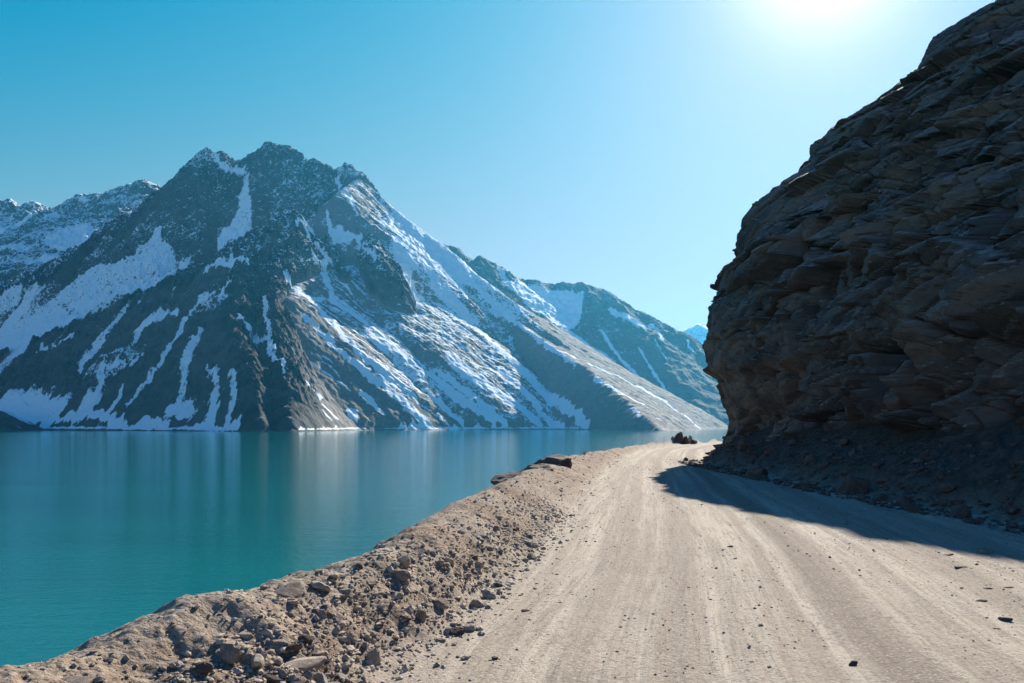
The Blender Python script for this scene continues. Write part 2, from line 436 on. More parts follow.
for pts, ws in [
    ([(127, 306), (118, 320), (106, 333), (95, 346), (88, 358), (80, 371)], [4, 8, 11, 11, 14, 6]),
    ([(40, 349), (55, 346), (72, 337)], 4),
    ([(178, 310), (165, 315), (150, 320), (140, 326), (135, 342)], [5, 8, 14, 14, 8]),
    ([(215, 292), (200, 302), (185, 318), (178, 335), (165, 355), (152, 378), (140, 395), (128, 405)], [5, 8, 9, 9, 7, 7, 6, 4]),
    ([(200, 333), (192, 345), (186, 365), (183, 395)], [8, 15, 15, 8]),
    ([(105, 366), (120, 362), (140, 357)], 5),
    ([(207, 366), (214, 378), (214, 400), (210, 424)], [4, 8, 10, 14]),
    ([(230, 372), (234, 390), (231, 412), (228, 426)], [5, 7, 7, 9]),
    ([(168, 412), (178, 407), (192, 413)], 10),
    ([(100, 366), (101, 388), (96, 402), (80, 412)], [9, 9, 16, 18]),
    ([(122, 390), (114, 405), (104, 416)], [4, 6, 8]),
    ([(-60, 402), (0, 404), (40, 407), (60, 410)], 13),
    ([(-60, 424), (30, 423), (120, 425), (200, 427), (236, 428)], 6),
    ([(243, 170), (225, 166), (212, 158)], 4),
    ([(248, 262), (240, 258), (222, 262), (205, 272)], [3, 4, 5, 5]),
    ([(232, 282), (222, 292), (214, 300)], [3, 6, 4]),
    ([(264, 300), (268, 320), (270, 338)], [4, 6, 4]),
    ([(238, 318), (252, 330), (268, 338), (272, 350), (285, 372)], [4, 5, 7, 5, 4]),
    ([(286, 273), (292, 288), (305, 296), (322, 300)], [6, 9, 9, 6]),
    ([(297, 225), (308, 224), (313, 232)], 6),
    ([(326, 212), (330, 228), (336, 236), (348, 238), (362, 236)], [3, 5, 9, 7, 4]),
    ([(314, 256), (322, 264), (326, 278), (334, 300)], [5, 9, 7, 5]),
    ([(357, 244), (366, 250), (376, 258)], 4),
    ([(338, 178), (345, 190), (350, 202), (358, 214)], 5),
    ([(300, 292), (322, 312), (360, 352), (390, 377), (415, 397)], [9, 7, 7, 8, 5]),
    ([(305, 318), (328, 340), (352, 362), (385, 386), (412, 410), (426, 424)], [4, 5, 6, 9, 9, 12]),
    ([(330, 300), (356, 316), (400, 352), (437, 380), (470, 405), (495, 424)], [5, 5, 5, 6, 7, 6]),
    ([(360, 392), (375, 406), (384, 414)], 4),
    ([(307, 385), (321, 398)], 4), ([(322, 405), (336, 418)], 4), ([(350, 410), (356, 418)], 5),
    ([(420, 388), (440, 405), (462, 424)], [2, 4, 5]),
    ([(425, 262), (440, 288), (460, 310), (482, 333), (500, 350), (530, 378), (560, 402), (587, 426)], [14, 16, 13, 12, 12, 12, 11, 8]),
    ([(396, 244), (402, 262), (410, 285), (418, 305)], [10, 18, 20, 12]),
    ([(450, 358), (480, 380), (515, 405), (540, 425)], [14, 12, 9, 8]),
    ([(440, 372), (470, 395), (505, 425)], [6, 7, 7]),
    ([(500, 370), (530, 397), (562, 424)], [8, 6, 6]),
    ([(420, 250), (450, 270), (482, 293), (518, 322), (548, 345), (575, 366)], [5, 9, 6, 5, 5, 4]),
    ([(595, 378), (620, 393), (642, 404)], [5, 6, 3]),
    ([(560, 352), (590, 364), (632, 385)], [4, 4, 3]),
    ([(636, 386), (665, 402), (690, 420), (700, 428)], [5, 5, 4, 4]),
    ([(632, 408), (640, 416)], 4),
    ([(300, 428), (400, 429), (480, 429), (585, 430)], [2, 3, 5, 5]),
]:
    m.streak(pts, ws)
m.patch([(388, 228), (425, 258), (470, 312), (520, 362), (588, 426), (450, 428), (405, 395), (372, 345), (396, 300), (390, 258)], 0.36)
m.snow -= np.where(field, 0.42 * sstep(0.1, 0.6, noise(m.T / 55, m.d / 700, seed=84)), 0)
main.build('snowy_mountain', mat_mtn, 'large jagged dark rock mountain streaked with snow, rising straight from the far lake shore', 'mountain', False)

RIGHT = [(380, 235, 8255), (425, 238, 8128), (440, 243, 8064), (455, 249, 8064), (475, 262, 8001), (482, 258, 8001), (500, 267, 8001), (520, 279, 8064), (545, 284, 8128), (580, 284, 8192),
         (600, 289, 8192), (620, 301, 8128), (640, 312, 8064), (680, 332, 7938), (705, 350, 7810), (740, 385, 7556), (790, 430, 6985), (830, 440, 6604)]
right = Field(370, 860, 1.1, 5700, 9000, 11.0, [(RIGHT, 0.9, 150, 0.74), ([(680, 332, 7938), (700, 380, 7366), (722, 425, 6731)], 0.7, 100, 0.72)], 0.55, 31,
              rocky=lambda s, rk, zz: rk * 0.8)
m = right
m.snow += 0.20 * sstep(300, 900, m.Z)
m.patch([(500, 283), (530, 284), (585, 292), (580, 322), (568, 330), (540, 312)], 0.80)
for pts, ws in [([(610, 310), (630, 318), (645, 329)], [5, 8, 5]), ([(650, 327), (658, 331), (663, 340)], 5), ([(600, 330), (615, 352), (640, 380), (670, 405)], [3, 3, 4, 3]),
                ([(640, 350), (655, 375), (668, 395)], 3), ([(688, 345), (692, 350)], 4), ([(525, 300), (545, 312), (580, 341), (605, 357), (636, 385)], [8, 9, 8, 6, 5]), ([(655, 340), (668, 362)], 2), ([(500, 270), (512, 288)], 6)]:
    m.streak(pts, ws)
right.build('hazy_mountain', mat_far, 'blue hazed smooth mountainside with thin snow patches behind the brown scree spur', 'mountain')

LEFTR = [(-330, 220, 8890), (-150, 205, 9271), (0, 203, 9525), (7, 202, 9525), (15, 209, 9525), (25, 210, 9525), (35, 204, 9525), (45, 214, 9525), (60, 207, 9525), (78, 199, 9525), (97, 196, 9525), (110, 195, 9398), (122, 189, 9271), (134, 185, 9271), (143, 182, 9271), (150, 187, 9271), (158, 196, 9271),
         (200, 230, 9144), (260, 260, 9017)]
leftr = Field(-330, 260, 1.3, 6900, 10000, 12.0, [(LEFTR, 1.1, 260, 0.62), ([(35, 204, 9525), (38, 240, 8763), (60, 265, 8001)], 0.9, 120, 0.7), ([(143, 182, 9271), (120, 215, 8763), (100, 250, 8001)], 0.9, 120, 0.7), ([(97, 196, 9525), (85, 222, 8890)], 0.9, 120, 0.7)], 1.0, 51)
m = leftr
m.snow += 0.42
m.patch([(42, 240), (60, 228), (90, 222), (96, 236), (75, 252), (55, 250)], 1.0)
for pts, ws in [([(0, 232), (20, 225), (32, 215)], [16, 8, 4]), ([(30, 262), (52, 258)], 8), ([(0, 250), (25, 250)], 9), ([(82, 198), (98, 197)], 4)]:
    m.streak(pts, ws)
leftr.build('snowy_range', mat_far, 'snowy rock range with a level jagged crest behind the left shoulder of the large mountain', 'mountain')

far = Field(560, 900, 2.0, 13000, 17000, 60, [([(560, 420, 15000), (640, 385, 15000), (672, 350, 15000), (690, 330, 15000), (697, 325, 15000), (705, 330, 15000), (730, 352, 15000), (800, 330, 15000), (900, 360, 15000)], 0.8, 300, 0.6)], 0.8, 71, warp=60)
far.snow += 0.52
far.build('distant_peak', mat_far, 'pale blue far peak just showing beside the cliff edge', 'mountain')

# low dark bank at the far left of the lake
BANK = [(-330, 398, 3750), (-120, 402, 3825), (-30, 406, 3870), (-5, 409, 3900), (6, 416, 3930), (13, 424, 3975), (16, 429, 3990)]
lowb = Field(-330, 60, 1.2, 3600, 4400, 9.0, [(BANK, 0.5, 60, 0.5)], 0.25, 91, warp=10)
lowb.rock[:] = 0.85
lowb.snow += 0.62 * sstep(-10, 30, lowb.Z) * (lowb.Y > 3890) + 0.1
lowb.build('lakeside_bank', mat_mtn, 'low dark bank with a snow edged top at the far left of the lake', 'bank')

# ------------------------------------------------------------------ lake
mw = M('turquoise_lake_water')
p = mw.pos
wv = mw.scale(p, (0.55, 1.0, 1.0))
n1 = mw.noise(wv, 0.9, 3, 0.6); n2 = mw.noise(wv, 4.0, 2, 0.5)
big = mw.noise(mw.scale(p, (0.004, 0.012, 0.0)), 1.0, 3, 0.5)
hgt = mw.math('ADD', n1, mw.math('MULTIPLY', n2, 0.22))
hgt = mw.math('ADD', hgt, mw.math('MULTIPLY', mw.noise(mw.scale(p, (0.3, 1.0, 1.0)), 0.28, 3, 0.6), 1.2))
wn = mw.bump(hgt, 0.36, 0.22)
wcol = mw.mix(mw.ramp(big, 0.35, 0.65), (0.000, 0.106, 0.112), (0.000, 0.128, 0.132))
mat_water = mw.done(wcol, 0.06, wn, 0.5)
mw.b.inputs['IOR'].default_value = 1.333
nx, ny = 40, 40
gx = np.linspace(-12500, 12500, nx); gy = np.linspace(-300, 13000, ny)
Y, X = np.meshgrid(gy, gx, indexing='ij')
me = mesh_from('lake', np.stack([X, Y, np.full(X.shape, LAKE)], -1).reshape(-1, 3), grid_faces(ny, nx), mat_water)
tag(link('lake', me), 'turquoise mountain lake between the dirt road and the snowy mountain', 'lake', kind='structure')

# ------------------------------------------------------------------ road, bank and verge: one surface cut into three sheets
toe_px = [(330, 760), (385, 683), (458, 620), (530, 560), (575, 510), (600, 480), (615, 462), (640, 450), (680, 444), (718, 441.5)]
toe = [(EYE * F / (y - HY), x) for x, y in toe_px]
toe = [(d, (x - CX) / F * d) for d, x in toe]
xL = curve([-60, -5] + [d for d, x in toe] + [130, 240], [-3.6, -2.1] + [x for d, x in toe] + [48, 130], 1.2)
crest = [(3.0, -2.75, .38), (4.1, -2.34, .45), (4.44, -2.23, .50), (4.9, -2.07, .56), (5.47, -1.88, .61), (6.08, -1.67, .56), (6.9, -1.40, .47), (8.2, -1.0, .52)]
for x, y, h in [(450, 515, .56), (500, 490, .54), (560, 459, .48), (590, 453, .42), (620, 448, .36), (660, 444, .34), (700, 441, .32), (720, 440, .30)]:
    d = (EYE - h) * F / (y - HY)
    crest.append((d, (x - CX) / F * d, h))
xC_raw = curve([-60, 0] + [c[0] for c in crest] + [140, 240], [-5.5, -3.9] + [c[1] for c in crest] + [50, 131], 0.5)
hB = curve([-60] + [c[0] for c in crest] + [240], [.5] + [c[2] for c in crest] + [.3], 0.5)
def xC(y): return np.minimum(xC_raw(y), xL(y) - 0.35)
xT = curve([-60, 0, 12, 20, 38, 42, 50, 80, 240], [9.5, 9.2, 8.6, 8.2, 8.0, 9.2, 16, 42, 200], 1.0)   # foot of the talus

def ground_h(x, y):
    u = x - xL(y); uc = xC(y) - xL(y); hb = hB(y)
    lump = fbm(x / 0.9, y / 0.9, o=4, seed=101)
    fine = fbm(x / 0.16, y / 0.16, o=3, seed=105)
    wob = 0.22 * fbm(x / 1.6, y / 1.6, o=3, seed=103) + 0.05 * fbm(x / .3, y / .3, o=2, seed=104)
    hb = hb + 0.05 * noise(y / 0.75, x * 0 + .3, seed=121) + 0.03 * noise(y / 0.28, x * 0 + .7, seed=122)
    t = np.clip((-(u + wob)) / np.maximum(-uc, 0.2), 0, 1)
    prof = hb * (0.6 * t + 0.4 * t * t * (3 - 2 * t))
    bulge = 1.3 * np.exp(-((y - 21) / 4.5) ** 2)                     # the shoulder of rock on the lake side
    over = np.maximum(0, uc - u - 0.05 + 0.12 * fbm(x / .5, y / .5, o=3, seed=119))
    drop = np.where(over < 0.5, 0.8 * over * over, 0.2 + 1.05 * (over - 0.5) - 0.45 * np.clip(over - 0.5, 0, bulge))
    z = prof - drop
    bm = np.clip(t * 3, 0, 1)
    z = z + bm * (0.07 * lump + 0.022 * fine + 0.03 * fbm(x / .42, y / .42, o=3, seed=108, ridged=True) + 0.012 * fbm(x / .07, y / .07, o=2, seed=109))
    # road: shallow ruts along the way, scattered unevenness
    rd = 1 - bm
    rut = 0.026 * fbm(u / 0.55, y / 14.0, o=3, seed=111) + 0.010 * noise(u / 0.13, y / 6.0, seed=113) + 0.004 * noise(u / 0.05, y / 4.0, seed=114)
    z = z + rd * (rut + 0.012 * fbm(x / 1.3, y / 1.3, o=3, seed=115) + 0.0035 * fbm(x / .07, y / .07, o=2, seed=116))
    tal = np.maximum(0, x - xT(y) + 0.5 * fbm(x / 2.0, y / 2.0, o=3, seed=117))
    z = z + 0.50 * np.minimum(tal, 9) * sstep(0, 1.2, tal) + sstep(0, .6, tal) * (0.10 * lump + 0.05 * fine)
    z = z - 30 * sstep(150, 220, y)
    return np.maximum(z, LAKE - 2.5), bm, tal

APEX = -3.0
rows = EYE * F / (np.linspace(980, 434.5, 470) - HY) * 1.0
rows = np.concatenate([[-4.0, -2.0, -0.5, 0.5, 1.1, 1.6, 2.0], rows[rows > 2.25], np.linspace(155, 235, 12)])
cols = np.concatenate([np.linspace(-1.15, 1.05, 1150)])
Yg = np.repeat(rows[:, None], len(cols), 1)
Xg = cols[None, :] * np.maximum(Yg - APEX, 1.0)
ext = np.geomspace(0.15, 55, 16)
Xg = np.concatenate([Xg[:, :1] - ext[::-1][None, :], Xg, Xg[:, -1:] + ext[None, :] * 0.8], 1)
Yg = np.concatenate([Yg[:, :16], Yg, Yg[:, :16]], 1)
Zg, bm, tal = ground_h(Xg, Yg)
U = Xg - xL(Yg)

def ground_material():
    m = M('pale_dusty_gravel_and_earth')
    berm = m.attr('berm'); u = m.attr('lat'); xyz = m.xyz(m.pos)
    trackv = m.comb(u, m.math('MULTIPLY', xyz[1], 0.035), 0.0)
    t1 = m.noise(trackv, 1.6, 5, 0.65); t2 = m.noise(trackv, 9.0, 4, 0.7)
    n0 = m.noise(m.pos, 0.45, 5, 0.6); n1 = m.noise(m.pos, 3.0, 6, 0.65); n2 = m.noise(m.pos, 28.0, 4, 0.7); n3 = m.noise(m.pos, 140.0, 2, 0.6)
    road = m.mix(m.ramp(t1, 0.36, 0.62), (0.325, 0.272, 0.217), (0.475, 0.415, 0.335))
    road = m.mix(m.math('MULTIPLY', m.ramp(t2, 0.48, 0.68), 0.65), road, (0.245, 0.20, 0.16))
    road = m.mix(m.math('MULTIPLY', m.ramp(n0, 0.5, 0.75), 0.4), road, (0.42, 0.36, 0.29))
    t3 = m.noise(trackv, 24.0, 3, 0.6)
    road = m.mix(m.math('MULTIPLY', m.ramp(t3, 0.52, 0.66), 0.5), road, (0.22, 0.178, 0.14))
    uw = m.math('ADD', u, m.math('MULTIPLY', m.math('SUBTRACT', m.noise(m.scale(m.pos, (0.25, 0.10, 0)), 1.0, 2), 0.5), 0.5))
    for uc_, wd_, st_ in ((1.15, 0.16, 0.45), (1.95, 0.20, 0.6), (3.5, 0.27, 0.95), (2.95, 0.08, 0.6), (5.15, 0.20, 0.65), (6.3, 0.22, 0.5), (4.3, 0.07, 0.5)):
        band = m.ramp(m.math('ABSOLUTE', m.math('SUBTRACT', uw, uc_)), wd_ * 1.5, wd_ * 0.5)
        road = m.mix(m.math('MULTIPLY', m.math('MULTIPLY', band, m.ramp(t1, 0.35, 0.6, 0.5, 1.0)), st_), road, (0.205, 0.165, 0.130))
    road = m.mix(m.math('MULTIPLY', m.ramp(n2, 0.54, 0.72), 0.45), road, (0.16, 0.125, 0.10))
    fl = m.xyz(m.voro(m.pos, 55.0, out='Color'))[0]
    fl2 = m.xyz(m.voro(m.pos, 24.0, out='Color'))[1]
    road = m.mix(m.math('MULTIPLY', m.ramp(fl, 0.80, 0.95), 0.55), road, (0.15, 0.12, 0.095))
    road = m.mix(m.math('MULTIPLY', m.ramp(fl, 0.2, 0.02), 0.45), road, (0.52, 0.47, 0.40))
    road = m.mix(m.math('MULTIPLY', m.math('MULTIPLY', m.ramp(fl2, 0.86, 0.93), m.ramp(n0, 0.4, 0.6)), 0.55), road, (0.17, 0.135, 0.11))
    earth = m.mix(m.ramp(n1, 0.32, 0.68), (0.13, 0.088, 0.060), (0.325, 0.243, 0.178))
    earth = m.mix(m.math('MULTIPLY', m.ramp(n0, 0.42, 0.62), 0.6), earth, (0.36, 0.305, 0.245))
    earth = m.mix(m.math('MULTIPLY', m.ramp(n2, 0.5, 0.7), 0.6), earth, (0.10, 0.075, 0.06))
    earth = m.mix(m.math('MULTIPLY', m.ramp(fl, 0.72, 0.9), 0.6), earth, (0.085, 0.062, 0.05))
    earth = m.mix(m.math('MULTIPLY', m.ramp(fl2, 0.25, 0.05), 0.5), earth, (0.40, 0.34, 0.28))
    col = m.mix(berm, road, earth)
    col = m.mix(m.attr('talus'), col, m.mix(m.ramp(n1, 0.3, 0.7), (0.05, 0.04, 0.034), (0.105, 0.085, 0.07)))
    v = m.voro(m.pos, 22.0); v2 = m.voro(m.pos, 60.0)
    h = m.math('ADD', m.math('MULTIPLY', n2, 0.8), m.math('MULTIPLY', n3, 0.25))
    h = m.math('ADD', h, m.math('MULTIPLY', v2, -0.25))
    h = m.math('ADD', h, m.math('MULTIPLY', m.math('MULTIPLY', v, berm), -0.6))
    h = m.math('ADD', h, m.math('ADD', m.math('MULTIPLY', t2, 0.5), m.math('MULTIPLY', t3, -0.5)))
    return m.done(col, 0.95, m.bump(h, 0.75, 0.026), 0.1)
mat_ground = ground_material()

V = np.stack([Xg, Yg, Zg], -1).reshape(-1, 3)
Fc = grid_faces(*Xg.shape)
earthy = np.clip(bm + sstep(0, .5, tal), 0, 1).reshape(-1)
fu = U.reshape(-1)[Fc].mean(1); ft = (tal.reshape(-1)[Fc].mean(1) > 0); fb = bm.reshape(-1)[Fc].mean(1)
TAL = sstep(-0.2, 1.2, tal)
def cut(name, mask, label, cat):
    used, inv = np.unique(Fc[mask], return_inverse=True)
    me = mesh_from(name, V[used], inv.reshape(-1, 4), mat_ground, True, {'berm': earthy[used], 'lat': U.reshape(-1)[used], 'talus': TAL.reshape(-1)[used]})
    return tag(link(name, me), label, cat, kind='structure')
is_bank = (fb > 0.5) & (fu < 0.6)
cut('bank', is_bank, 'low brown earth berm along the lake side of the dirt road, dropping to the water', 'bank')
cut('road', ~is_bank & ~ft, 'pale dusty dirt road with tyre tracks bending right behind the cliff', 'road')
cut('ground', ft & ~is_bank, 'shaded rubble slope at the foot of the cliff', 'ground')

# ------------------------------------------------------------------ cliff
sil = [(716, 470), (719, 447), (726, 418), (721, 404), (719, 382), (705, 372), (704.5, 350), (707, 312), (713, 290), (713, 276), (731, 256), (735, 234), (741, 220), (760, 201), (778, 188),
       (792, 179), (800, 167), (811, 154), (818, 139), (836, 121), (855, 108), (873, 99), (895, 84), (913, 71), (926, 50), (934, 35), (956, 28), (962, 19), (976, 15), (1001, 11), (1022, 1)]
YN = 42.0
nz_ = [EYE + (HY - y) / F * YN for x, y in sil]; nx_ = [(x - CX) / F * YN for x, y in sil]
nose_x = curve([-3] + nz_ + [30, 48], [nx_[0]] + nx_ + [nx_[-1] + 5, nx_[-1] + 26], 0.15, -4, 50, 2000)

def cliff():
    zs = np.concatenate([np.linspace(-1.5, 24, 420), np.linspace(24.3, 44, 40)])
    # plan contour: s<0 runs away behind the nose, s>0 comes back along the road
    s = np.concatenate([np.linspace(-60, -6, 40), np.linspace(-5.8, -1, 60), np.linspace(-0.95, 34, 760), np.linspace(34.3, 80, 60)])
    Z, S = np.meshgrid(zs, s, indexing='ij')
    NX = nose_x(Z)
    g = 0.02 + 0.40 * sstep(2, 15, Z)
    back = S < 0
    aS = np.abs(S)
    r = 1.6                                                       # rounding of the nose
    x_f = NX + g * S + 0.30 * (np.sqrt(S * S + r) - math.sqrt(r)) * 0.0
    y_f = YN - S
    x_b = NX + 0.80 * (np.sqrt(aS * aS + r * r) - r)
    y_b = YN + 0.75 * aS
    X = np.where(back, x_b, x_f); Y = np.where(back, y_b, y_f)
    nxv = np.where(back, -0.65, -1.0 / np.sqrt(1 + g * g)); nyv = np.where(back, 0.55 * sstep(0, 2, aS) - 0.2, -g / np.sqrt(1 + g * g))
    # bedding planes dip towards the nose
    b = Z - 0.36 * S + 0.45 * fbm(X / 9, Y / 9, Z / 9, o=2, seed=201)
    along = S + 0.36 * Z
    f1, e1, v1, p1 = cells(along / 3.4, b / 2.2, X / 6.0 + 5, 211, True)
    f2, e2, v2, p2 = cells(along / 1.25, b / 0.80, X / 3.0, 221, True)
    f3, e3, v3, p3 = cells(along / 0.50, b / 0.34, X / 1.5, 231, True)
    big = fbm(S / 9, Z / 8, X * 0 + 3.3, o=3, seed=241)
    saw = (b / 1.7 + 0.9 * v1) % 1.0; saw2 = (b / 0.62 + 0.8 * v2 + 0.3 * v1) % 1.0
    gate = sstep(-0.15, 0.35, fbm(S / 5, Z / 5, X * 0 + 9.1, o=2, seed=245))
    g2 = 0.35 + 0.95 * sstep(-0.35, 0.4, fbm(S / 3.2, Z / 2.4, X * 0 + 4.4, o=2, seed=246))
    d = 0.6 * big + 1.0 * (v1 - .5) + 1.5 * p1 + g2 * (0.46 * (v2 - .5) + 0.66 * p2) + 0.12 * (v3 - .5) + 0.17 * p3 + 0.62 * (saw - .5) + 0.13 * gate * (saw2 - .5) - 0.45
    d = d - 0.40 * np.exp(-(e1 / .035) ** 2) - 0.15 * np.exp(-(e2 / .05) ** 2) + 0.05 * fbm(X / .3, Y / .3, Z / .3, o=3, seed=261)
    # keep the profile of the nose close to its line, let the face be rougher
    k = 0.42 + 0.58 * sstep(1.0, 7, S)
    k = np.where(back, 0.5, k)
    d = d * k
    X = X + nxv * d; Y = Y + nyv * d * 0.8
    Z2 = Z + 0.35 * k * (v1 - .5) * sstep(0, 2, Z)
    V = np.stack([X, Y, Z2], -1).reshape(-1, 3)
    m = M('dark_layered_cliff_rock')
    bed = m.math('ADD', m.xyz(m.pos)[2], m.math('MULTIPLY', m.xyz(m.pos)[1], 0.36))
    bv = m.comb(m.math('MULTIPLY', m.xyz(m.pos)[1], 0.25), bed, m.math('MULTIPLY', m.xyz(m.pos)[0], 0.3))
    n1 = m.noise(bv, 1.6, 6, 0.65); n2 = m.noise(m.pos, 2.2, 6, 0.65); n3 = m.noise(m.pos, 14.0, 4, 0.65); n0 = m.noise(m.pos, 0.16, 4, 0.6)
    col = m.mix(m.ramp(n1, 0.35, 0.65), (0.050, 0.049, 0.050), (0.135, 0.12, 0.112))
    col = m.mix(m.math('MULTIPLY', m.ramp(n0, 0.45, 0.65), 0.7), col, (0.075, 0.070, 0.070))
    col = m.mix(m.math('MULTIPLY', m.ramp(n2, 0.55, 0.75), 0.55), col, (0.23, 0.185, 0.155))
    n4 = m.noise(bv, 0.55, 3, 0.5)
    col = m.mix(m.math('MULTIPLY', m.ramp(n4, 0.52, 0.62), 0.55), col, (0.19, 0.145, 0.115))
    col = m.mix(m.math('MULTIPLY', m.ramp(m.xyz(m.nor)[2], 0.35, 0.75), m.ramp(n2, 0.35, 0.6, 0.25, 0.85)), col, (0.27, 0.22, 0.178))
    h = m.math('ADD', m.math('MULTIPLY', n1, 0.35), m.math('ADD', m.math('MULTIPLY', n2, 0.7), m.math('MULTIPLY', n3, 0.35)))
    h = m.math('ADD', h, m.math('MULTIPLY', m.voro(bv, 3.2), 0.5))
    mat = m.done(col, 0.85, m.bump(h, 0.7, 0.12), 0.25)
    me = mesh_from('cliff', V, grid_faces(*X.shape)[:, ::-1], mat, False)
    tag(link('cliff', me), 'tall dark layered rock cliff leaning over the right side of the road, in shadow', 'cliff', kind='structure')
cliff()

# ------------------------------------------------------------------ stones
def rock_mesh(name, mat, seed, sub=3, n=15, squash=(1, .8, .6), rough=0.05, taper=0.0):
    rs = np.random.RandomState(seed)
    bm_ = bmesh.new()
    bmesh.ops.create_icosphere(bm_, subdivisions=sub, radius=1.0)
    co = np.array([v.co[:] for v in bm_.verts]); fc = np.array([[v.index for v in f.verts] for f in bm_.faces])
    bm_.free()
    nrm = rs.normal(size=(n, 3)); nrm /= np.linalg.norm(nrm, axis=1)[:, None]
    dist = rs.uniform(0.55, 1.0, n)
    q = co @ nrm.T
    r = np.min(np.where(q > 0.05, dist / np.maximum(q, 0.05), 9.0), 1)
    r = np.minimum(r, 1.15) 
    p = co * r[:, None]
    p += co * (rough * fbm(p[:, 0] * 2.2, p[:, 1] * 2.2, p[:, 2] * 2.2, o=4, seed=seed))[:, None]
    p[:, :2] *= (1 - taper * np.clip(p[:, 2:3] * .5 + .5, 0, 1))
    p[:, 0] += taper * 0.35 * p[:, 2]
    p *= np.array(squash)
    p[:, 2] -= p[:, 2].min() * 0.72
    return mesh_from(name, p, fc, mat, False)

mat_stone = rock_material('tan_broken_stone', (0.25, 0.19, 0.15), (0.42, 0.35, 0.285), (0.48, 0.43, 0.37), 1.0)
mat_dark = rock_material('dark_brown_stone', (0.07, 0.048, 0.040), (0.13, 0.092, 0.074), (0.19, 0.15, 0.125), 1.0)
mat_clod = rock_material('grey_brown_stone', (0.17, 0.13, 0.105), (0.30, 0.24, 0.195), (0.38, 0.32, 0.27), 1.0)
RS = np.random.RandomState(7)
R_TAN = [rock_mesh('stone', mat_stone, 300 + i, 3, 13 + i % 5, (1, RS.uniform(.65, .95), RS.uniform(.45, .8))) for i in range(9)]
R_CLOD = [rock_mesh('stone', mat_clod, 330 + i, 3, 13 + i % 5, (1, RS.uniform(.65, .95), RS.uniform(.45, .8))) for i in range(6)]
R_DARK = [rock_mesh('stone', mat_dark, 360 + i, 3, 13 + i % 5, (1, RS.uniform(.6, .9), RS.uniform(.4, .8))) for i in range(6)]

def gz(x, y): return float(ground_h(np.array([x]), np.array([y]))[0][0])
def put(me, name, x, y, r, label, cat, group=None, rot=None, sink=0.0, tilt=0.25, sc=None, z=None):
    o = link(name, me)
    o.location = (x, y, (gz(x, y) if z is None else z) - sink * r)
    rz = RS.uniform(0, 6.28) if rot is None else rot
    o.rotation_euler = (RS.uniform(-tilt, tilt), RS.uniform(-tilt, tilt), rz)
    sx = sc or (RS.uniform(.85, 1.2), RS.uniform(.8, 1.1), RS.uniform(.75, 1.1))
    o.scale = (r * sx[0], r * sx[1], r * sx[2])
    return tag(o, label, cat, group)

def on_ground(px, py, h0=0.0):
    """the point of the ground seen at a pixel"""
    ds = np.geomspace(2.5, 160, 4000)
    x = (px - CX) / F * ds; zr = EYE - (py - HY) / F * ds
    z = ground_h(x, ds)[0]
    i = int(np.argmax(zr <= z + h0))
    return float(x[i]), float(ds[i])

# single stones one can tell apart
SINGLE = [
    (R_TAN[0], 303, 668, .155, 'broad pale flat topped stone at the lower end of the rubble strip'),
    (R_TAN[1], 373, 662, .085, 'pale grey upright stone standing out in the middle of the rubble strip'),
    (R_CLOD[0], 76, 679, .125, 'large dark flat stone at the bottom edge of the picture on the earth berm'),
    (R_DARK[0], 270, 677, .085, 'dark brown stone beside the broad pale flat stone'),
    (R_DARK[1], 204, 669, .06, 'reddish dark stone alone on the bare part of the earth berm'),
    (R_CLOD[1], 37, 650, .05, 'dark block on the berm edge at far left above the water'),
    (R_CLOD[2], 421, 619, .075, 'pointed grey brown stone at the top of the rubble strip'),
    (R_TAN[2], 470, 630, .07, 'pale tan stone at the road edge beside the rubble strip'),
    (R_DARK[2], 456, 634, .085, 'dark red brown stone next to the road edge'),
    (R_DARK[3], 524, 611, .045, 'small red brown stone lying alone on the pale road'),
    (R_TAN[4], 483, 622, .06, 'light flat stone at the tip of the rubble strip'),
    (R_DARK[4], 962, 567, .13, 'long flat dark red stone on the road just outside the shadow'),
    (R_CLOD[3], 984, 553, .11, 'grey stone straddling the shadow edge at the right of the road'),
    (R_DARK[5], 990, 589, .075, 'dark stone below the long flat red stone on the road'),
    (R_DARK[0], 1011, 588, .085, 'flat dark stone at the right edge of the road by the picture border'),
    (R_DARK[1], 980, 601, .06, 'dark clod on the right part of the road near the flat stones'),
    (R_DARK[2], 1006, 621, .065, 'dark clod near the right picture border below the other stones'),
    (R_DARK[3], 945, 555, .10, 'dark flat stone left of the stone on the shadow edge'),
    (R_DARK[4], 730, 547, .05, 'small dark stone alone in the middle of the road'),
    (R_DARK[5], 852, 665, .045, 'dark clod low on the road between two tyre tracks'),
    (R_TAN[5], 217, 589, .06, 'pale stone on the top of the berm against the water'),
    (R_CLOD[4], 106, 622, .06, 'dark stone on the left slope edge of the berm against the water'),
    (R_CLOD[5], 532, 559, .085, 'upright dark pointed stone on the foot of the berm halfway along'),
]
for me, px, py, r, lab in SINGLE:
    x, y = on_ground(px, py)
    sc = (1.25, .6, .5) if 'flat' in lab else ((.75, .75, 1.35) if ('upright' in lab or 'pointed' in lab) else None)
    put(me, 'stone', x, y, r, lab, 'stone', 'stones told apart by the road', sink=0.3, sc=sc, rot=0.2 if 'long' in lab else None)

# dark clods of the berm with an undercut hollow
for px, py, r, lab in [(292, 592, .17, 'dark lump of caked earth overhanging a hollow near the top of the berm'), (318, 584, .15, 'pale broken lump of caked earth at the corner of the berm top'), (345, 573, .13, 'tan earth lump on the crest of the berm')]:
    x, y = on_ground(px, py)
    put(R_CLOD[2] if 'dark' in lab else R_TAN[6], 'earth_lump', x, y, r, lab, 'lump', 'earth lumps on the berm', sink=0.35, sc=(1.3, .8, .7))

